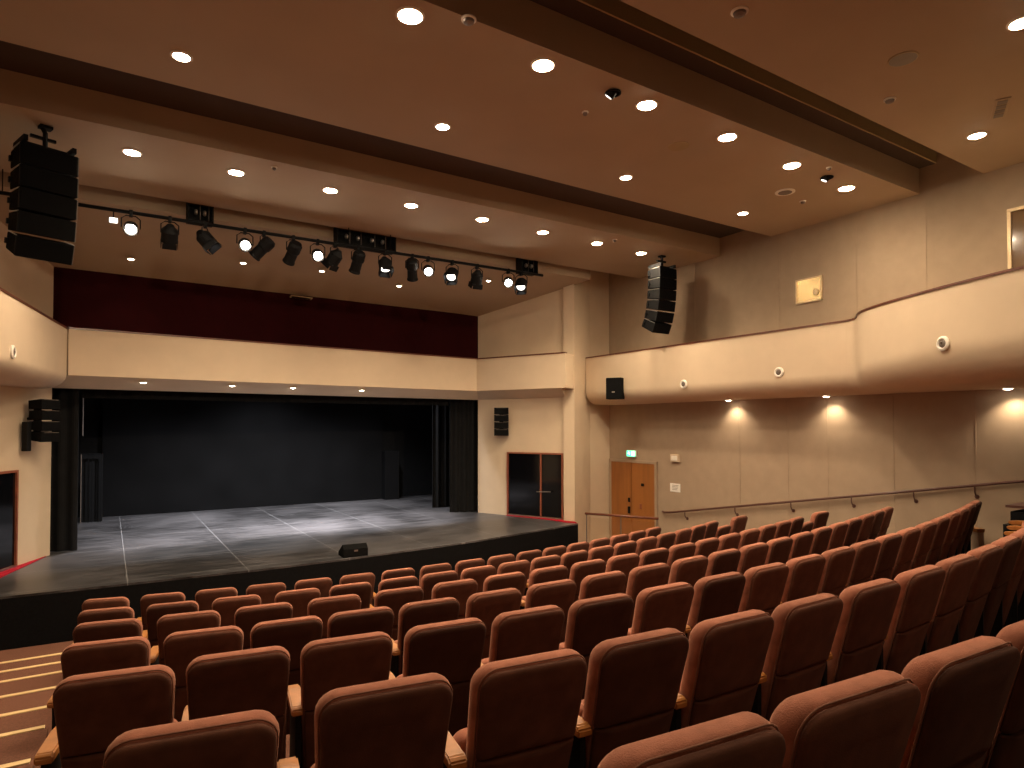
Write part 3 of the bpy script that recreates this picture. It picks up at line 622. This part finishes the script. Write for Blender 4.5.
LAMPS = [(.24, 'lit', (0, 2, -1.0), 'glowing stage light, first from the left on the pipe'),
 (.73, 'par', (.8, 14.5, -1), 'black square-fronted stage light between the leftmost glowing one and the winch box'),
 (1.20, 'white', (3.4, 9.3, 0), 'black stage light hanging right under the square winch box'),
 (1.76, 'lit', (1, 2, -1), 'brightest glowing stage light, fourth from the left on the pipe'),
 (2.04, 'long', (-.4, 12.5, 0), 'slim tilted stage light touching the brightest glowing one'),
 (2.49, 'long', (1.4, 15, -1.5), 'long black stage light, sixth from the left on the pipe'),
 (2.88, 'lit', (1.4, 2, -1.4), 'small glowing stage light left of the wide winch box'),
 (3.17, 'par', (1.8, 12.5, 0), 'boxy black stage light just left of the wide winch box'),
 (3.56, 'long', (3.1, 15, -3), 'long black stage light under the left half of the wide winch box'),
 (4.05, 'white', (3.9, 9.2, 0), 'black stage light with pale spot under the wide winch box right end'),
 (4.56, 'long', (6.6, 14.5, -3), 'long black stage light just right of the wide winch box'),
 (4.87, 'lit', (2, 2, -1.4), 'glowing stage light right of the wide winch box'),
 (5.36, 'white', (3.5, 8.4, 0), 'black stage light with white open front, fourth from the right'),
 (5.89, 'par', (6.1, 12.5, -1), 'black stage light, third from the right on the pipe'),
 (6.59, 'lit', (2, 2, -1.4), 'glowing stage light, second from the right on the pipe'),
 (6.90, 'white', (5.3, 8.8, 0), 'black stage light hanging at the right end of the pipe')]
for x, k, p, lab in LAMPS: stage_lamp(x, to(x, p), k, lab)
t = thing('work_light', 'small rectangular white lamp near the left end of the pipe', 'stage light', (.03, 10.5, 3.04))
bm = bmesh.new(); box(bm, -.05, .05, -.03, .03, -.17, -.11, bev=.006); link('case', bm, M['glint'], t)
bm = bmesh.new(); tube(bm, [(0, 0, 0), (0, 0, -.12)], .008); link('stem', bm, M['blackmetal'], t)

# ---------------- loudspeakers
def cabinet_mesh(w, h, d, taper):
    bm = bmesh.new(); hb = h/2
    pts = [(-w/2, -d/2, -hb), (w/2, -d/2, -hb), (w/2, -d/2, hb), (-w/2, -d/2, hb), (-w/2, d/2, -hb+taper), (w/2, d/2, -hb+taper), (w/2, d/2, hb-taper), (-w/2, d/2, hb-taper)]
    v = [bm.verts.new(p) for p in pts]
    for f in ((0, 1, 2, 3), (5, 4, 7, 6), (0, 4, 5, 1), (3, 2, 6, 7), (0, 3, 7, 4), (1, 5, 6, 2)): bm.faces.new([v[i] for i in f])
    bmesh.ops.bevel(bm, geom=bm.edges[:], offset=.006, segments=1, affect='EDGES'); return bm
def line_array(label, top, rz, n, w, h, d, tilts, hang, rails):
    """front faces local -Y; cabinets stack downward, tilting so the lower ones look further down"""
    t = thing('line_array_speaker', label, 'loudspeaker', top, rz)
    bm = bmesh.new(); box(bm, -w/2+.02, w/2-.02, -.02, .02, .03, .07); box(bm, -w/2+.02, -w/2+.06, -d/2, d/2, .02, .08); box(bm, w/2-.06, w/2-.02, -d/2, d/2, .02, .08); link('flying_frame', bm, M['blackmetal'], t)
    bm = bmesh.new(); tube(bm, [(0, 0, .05), (0, 0, .22), (-.03, .02, hang)], .025, 8); box(bm, -.14, .10, -.02, .02, .14, .17); box(bm, -.06, .06, -.05, .05, hang-.03, hang); link('hanging_bracket', bm, M['blackmetal'], t)
    p = Vector((0, 0, 0)); ang = 0
    for i in range(n):
        ang = tilts[i]; Rm = Matrix.Rotation(ang, 4, 'X')     # positive ang: front looks down
        c = p + Rm @ Vector((0, 0, -h/2))
        mt = Matrix.Translation(c) @ Rm
        bm = cabinet_mesh(w, h-.008, d, .02); bmesh.ops.transform(bm, matrix=mt, verts=bm.verts[:]); cb = link('cabinet', bm, M['grille'], t)
        for s in (-1, 1):
            bm = bmesh.new(); box(bm, s*(w/2+.002)-.004, s*(w/2+.002)+.004, -d/2+.02, d/2-.03, h/2-.014, h/2-.003)
            bmesh.ops.transform(bm, matrix=mt, verts=bm.verts[:]); link('rigging_rail', bm, M['silver'], cb)
            bm = bmesh.new(); box(bm, s*(w/2+.004)-.005, s*(w/2+.004)+.005, -d/2+.005, -d/2+.022, -h/2+.01, h/2-.01)
            bmesh.ops.transform(bm, matrix=mt, verts=bm.verts[:]); link('front_link', bm, M['chrome' if s > 0 else 'blackmetal'], cb)
            bm = bmesh.new(); box(bm, s*(w/2+.014)-.014, s*(w/2+.014)+.014, d/2-.07, d/2-.03, -.03, .03)
            bmesh.ops.transform(bm, matrix=mt, verts=bm.verts[:]); link('rear_link', bm, M['blackmetal'], cb)
        p = p + Rm @ Vector((0, 0, -h))
    return t
line_array('large black line array loudspeaker hanging at the left, above the balcony', (-.63, 8.75, 3.06), .34, 5, .53, .235, .38, [.02, .05, .10, .18, .34], .30, 1)
line_array('black curved line array loudspeaker hanging at the right near the wall', (9.21, 8.95, 3.09), .02, 6, .46, .205, .34, [-.02, .03, .09, .17, .28, .44], .27, 1)
def side_speaker(label, loc, rz, brx):
    t = thing('wall_speaker', label, 'loudspeaker', loc, rz)
    for i in range(4):
        mt = Matrix.Translation((0, .035*(i-1.5)**2*.15, -.08-.165*i)) @ Matrix.Rotation(.05*(i-1), 4, 'X')
        bm = cabinet_mesh(.34, .155, .24, .012); bmesh.ops.transform(bm, matrix=mt, verts=bm.verts[:]); cb = link('cabinet', bm, M['grille'], t)
        bm = bmesh.new(); box(bm, -.13, .13, -.126, -.120, .066, .073); bmesh.ops.transform(bm, matrix=mt, verts=bm.verts[:]); link('trim_line', bm, M['chrome'], cb)
    bm = bmesh.new(); box(bm, -.05, .05, .11, .16, -.55, -.05); tube(bm, [(0, .14, -.3), (brx, .33, -.3)], .022); link('wall_bracket', bm, M['blackmetal'], t)
    return t
side_speaker('small black column loudspeaker on the cream wall right of the stage opening', (7.90, 12.90, .43), -.55, .0)
t = side_speaker('small black column loudspeaker on the cream wall left of the stage opening', (-.84, 12.30, .42), .85, -.1)
bm = bmesh.new(); box(bm, -.26, -.18, .05, .15, -.80, -.35, bev=.01); link('power_box', bm, M['blackmetal'], t)
t = thing('surround_speaker', 'single black box loudspeaker on the right balcony front near the column', 'loudspeaker', (9.28, 10.38, .57), -1.05)
bm = bmesh.new(); box(bm, -.17, .17, -.20, .06, 0, .46, bev=.012); link('cabinet', bm, M['grille'], t)
bm = bmesh.new(); box(bm, -.03, .03, -.212, -.20, .14, .165); link('badge', bm, M['silver'], t)
bm = bmesh.new(); tube(bm, [(0, .05, .23), (.0, .09, .23)], .02); link('bracket', bm, M['blackmetal'], t)

# ================================================================ SEATS
SH = .97
def shear(x, y, z):
    return (x*(1-.24*(SH-z)), y - .045 + .27*(SH-z) + .30*x*x, z - .006 + (.010*(1-(x/.2)**2)*max(0, (z-.7)/.27)))
def make_seat(label, left_arm):
    t = thing('theatre_seat', label, 'seat', (0, 0, 0), group=None)
    o = lambda i, zb=.30, zt=SH: rrect(.412-2*i, zb+i, zt-i, max(.01, .062-i), max(.01, .05-i))
    bm = bmesh.new(); loft(bm, [(o(.06), .000), (o(.012), .000), (o(.003), .006), (o(-.004), .022), (o(-.006), .042), (o(-.002), .064), (o(.010), .080), (o(.030), .088), (o(.10), .092)], shear)
    bmesh.ops.translate(bm, vec=(0, 0, 0), verts=bm.verts[:]); link('backrest', bm, M['velvet'], t, smooth=True)
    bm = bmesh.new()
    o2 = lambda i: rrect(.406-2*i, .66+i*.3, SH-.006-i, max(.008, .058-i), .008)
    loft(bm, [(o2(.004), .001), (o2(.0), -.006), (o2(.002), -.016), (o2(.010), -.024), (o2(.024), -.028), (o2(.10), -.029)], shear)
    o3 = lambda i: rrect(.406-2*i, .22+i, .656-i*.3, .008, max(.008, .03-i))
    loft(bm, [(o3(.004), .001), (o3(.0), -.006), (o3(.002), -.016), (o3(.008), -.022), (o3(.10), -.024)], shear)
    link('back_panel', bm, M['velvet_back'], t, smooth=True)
    # piping between cushion and rear panel
    q = rrect(.412, .30, SH+.001, .063, .05); n = len(q)
    bm = bmesh.new(); rings = []
    for x, z in q:
        c = Vector(shear(x, .002, z)); d = Vector((x, 0, z-.63)).normalized()
        rings.append([bm.verts.new(c + d*.003*math.cos(a) + Vector((0, 1, 0))*.003*math.sin(a)) for a in (0, PI/2, PI, 3*PI/2)])
    for i in range(n):
        r0, r1 = rings[i], rings[(i+1) % n]
        for k in range(4): bm.faces.new((r0[k], r0[(k+1) % 4], r1[(k+1) % 4], r1[k]))
    link('piping', bm, M['piping'], t, smooth=True)
    # tipped-up seat cushion
    bm = bmesh.new(); o4 = lambda i: rrect(.41-2*i, .33+i, .67-i, .05, .05)
    loft(bm, [(o4(.05), .205), (o4(.006), .21), (o4(-.002), .235), (o4(-.002), .275), (o4(.008), .30), (o4(.06), .308)], lambda x, y, z: (x, y - .02 - .10*(z-.33), z)); link('seat_cushion', bm, M['velvet'], t, smooth=True)
    for s in ((-1, 1) if left_arm else (1,)):
        bm = bmesh.new()
        pr2 = [(.34, .615), (.375, .628), (.377, .652), (.30, .664), (.08, .664), (.06, .652), (.06, .625)]
        for side in (0,):
            a = [bm.verts.new((s*.25-.032, y, z)) for y, z in pr2]; b = [bm.verts.new((s*.25+.032, y, z)) for y, z in pr2]
            m = len(pr2)
            for i in range(m): bm.faces.new((a[i], a[(i+1) % m], b[(i+1) % m], b[i]))
            bm.faces.new(a); bm.faces.new(b[::-1])
        bmesh.ops.recalc_face_normals(bm, faces=bm.faces[:]); bmesh.ops.bevel(bm, geom=bm.edges[:], offset=.006, segments=2, affect='EDGES')
        link('armrest', bm, M['armwood'], t)
        bm = bmesh.new(); box(bm, s*.25-.012, s*.25+.012, .08, .37, .10, .622); box(bm, s*.25-.018, s*.25+.018, .16, .30, .012, .10); box(bm, s*.25-.03, s*.25+.03, .12, .36, 0, .014); link('side_frame', bm, M['blackmetal'], t)
    bm = bmesh.new(); box(bm, -.24, .24, .20, .23, .30, .33); link('cross_bar', bm, M['blackmetal'], t)
    return t
protoA = make_seat('', True); protoB = make_seat('', False); reg(protoA); reg(protoB)
usedA = usedB = False
RN = ['frontmost row', 'second row from the stage', 'third row from the stage', 'fourth row from the stage', 'fifth row from the stage', 'sixth row from the stage', 'nearest row at the bottom right']
RG = ['seats of the frontmost row', 'seats of the second row', 'seats of the third row', 'seats of the fourth row', 'seats of the fifth row', 'seats of the sixth row', 'seats of the nearest row']
def put_seat(first, x, y, z, t, label, group, sz=1.):
    global usedA, usedB
    if first:
        r = protoA if not usedA else copytree(protoA); usedA = True
    else:
        r = protoB if not usedB else copytree(protoB); usedB = True
    r.location = (x, y, z); r.rotation_euler = (0, 0, t); r.scale = (1, 1, sz); r['label'] = label; r['group'] = group
    return r
for k, (zt, seats) in enumerate(ROWS):
    if k == 6: seats = seats[:8]
    for i, (x, y, t) in enumerate(seats):
        if k < 6: lab = 'reddish-brown velvet seat, %s from the left aisle in the %s' % (ORD[i], RN[k])
        else: lab = 'large reddish-brown velvet seat, %s from the left in the %s' % (ORD[i], RN[k])
        j = random.uniform(-.012, .012)
        put_seat(i == 0 or (k == 6 and i == 0), x, y, zt-SH, t+j, lab, RG[k])
# separate seats at the right ends of the second and third rows
for (x, y, zt, t, sz, lab) in ((9.18, 7.14, -1.563, .15, 1., 'lone reddish-brown seat past the right end of the second row'),
                              (8.73, 7.12, -1.563, .25, .87, 'lower-backed seat tucked beside the lone one past the second row'),
                              (9.46, 5.84, -1.359, .12, 1., 'lone reddish-brown seat past the right end of the third row'),
                              (9.01, 5.80, -1.359, .25, .87, 'lower-backed seat tucked beside the lone one past the third row')):
    put_seat(False, x, y, zt-SH, t, lab, 'seats set apart at the right aisle', sz)

# ================================================================ STAGE LIGHT, CAMERA
for x, y, w in ((1.2, 15.0, 1.), (3.4, 15.6, 1.2), (5.6, 15.0, 1.)):
    lamp(x, y, 2.3, PW['stage']*w, 110, 1., (.95, .96, 1.), (x, y+.1, -2.1), .15)
for x, tx, ty, w in ((3.17, 3.2, 13.7, 1.2), (3.9, 4.4, 13.5, 1.4), (1.95, 1.7, 13.8, .8), (.73, .6, 13.6, .5), (5.89, 5.9, 13.6, .7)):
    lamp(x, 10.62, 2.55, PW['pipe']*w, 29, 1., (1., .97, 1.), (tx, ty, -2.1), .06)
for x, tx in ((.6, .6), (2.4, 3.2), (4.6, 6.0), (6.4, 8.6)):
    lamp(x, -2.2, 3.2, PW['foh'], 25, 1., (1, .80, .56), (tx, 12.8, .55), .08)
cam = bpy.data.cameras.new('camera'); co = bpy.data.objects.new('camera', cam); C.objects.link(co)
f0, yaw, pit, rol, cy = 634.43, math.radians(32.4457), math.radians(1.15217), math.radians(-.06655), 413.09
Fv = Vector((math.sin(yaw)*math.cos(pit), math.cos(yaw)*math.cos(pit), math.sin(pit))); Rv = Vector((math.cos(yaw), -math.sin(yaw), 0)); Uv = Rv.cross(Fv)
R2 = math.cos(rol)*Rv + math.sin(rol)*Uv; U2 = -math.sin(rol)*Rv + math.cos(rol)*Uv
co.matrix_world = Matrix(((R2.x, U2.x, -Fv.x, 0), (R2.y, U2.y, -Fv.y, 0), (R2.z, U2.z, -Fv.z, 0), (0, 0, 0, 1)))
cam.sensor_fit = 'HORIZONTAL'; cam.sensor_width = 36; cam.lens = f0/1024*36; cam.shift_x = 0; cam.shift_y = (cy-384)/1024
cam.clip_start = .02; cam.clip_end = 100
sc.camera = co
w = bpy.data.worlds.new('world'); sc.world = w; w.use_nodes = True; w.node_tree.nodes['Background'].inputs[0].default_value = (0, 0, 0, 1)
bpy.context.view_layer.update()
for o in list(C.objects):
    if o.parent is None: o.location = Vector(o.location) + OFF
sc.view_settings.view_transform = 'Standard'; sc.view_settings.look = 'None'; sc.view_settings.gamma = 1.; sc.view_settings.use_curve_mapping = False
sc.view_settings.exposure = EXPO
sc.cycles.use_denoising = True
sc.cycles.max_bounces = 8; sc.cycles.diffuse_bounces = 5
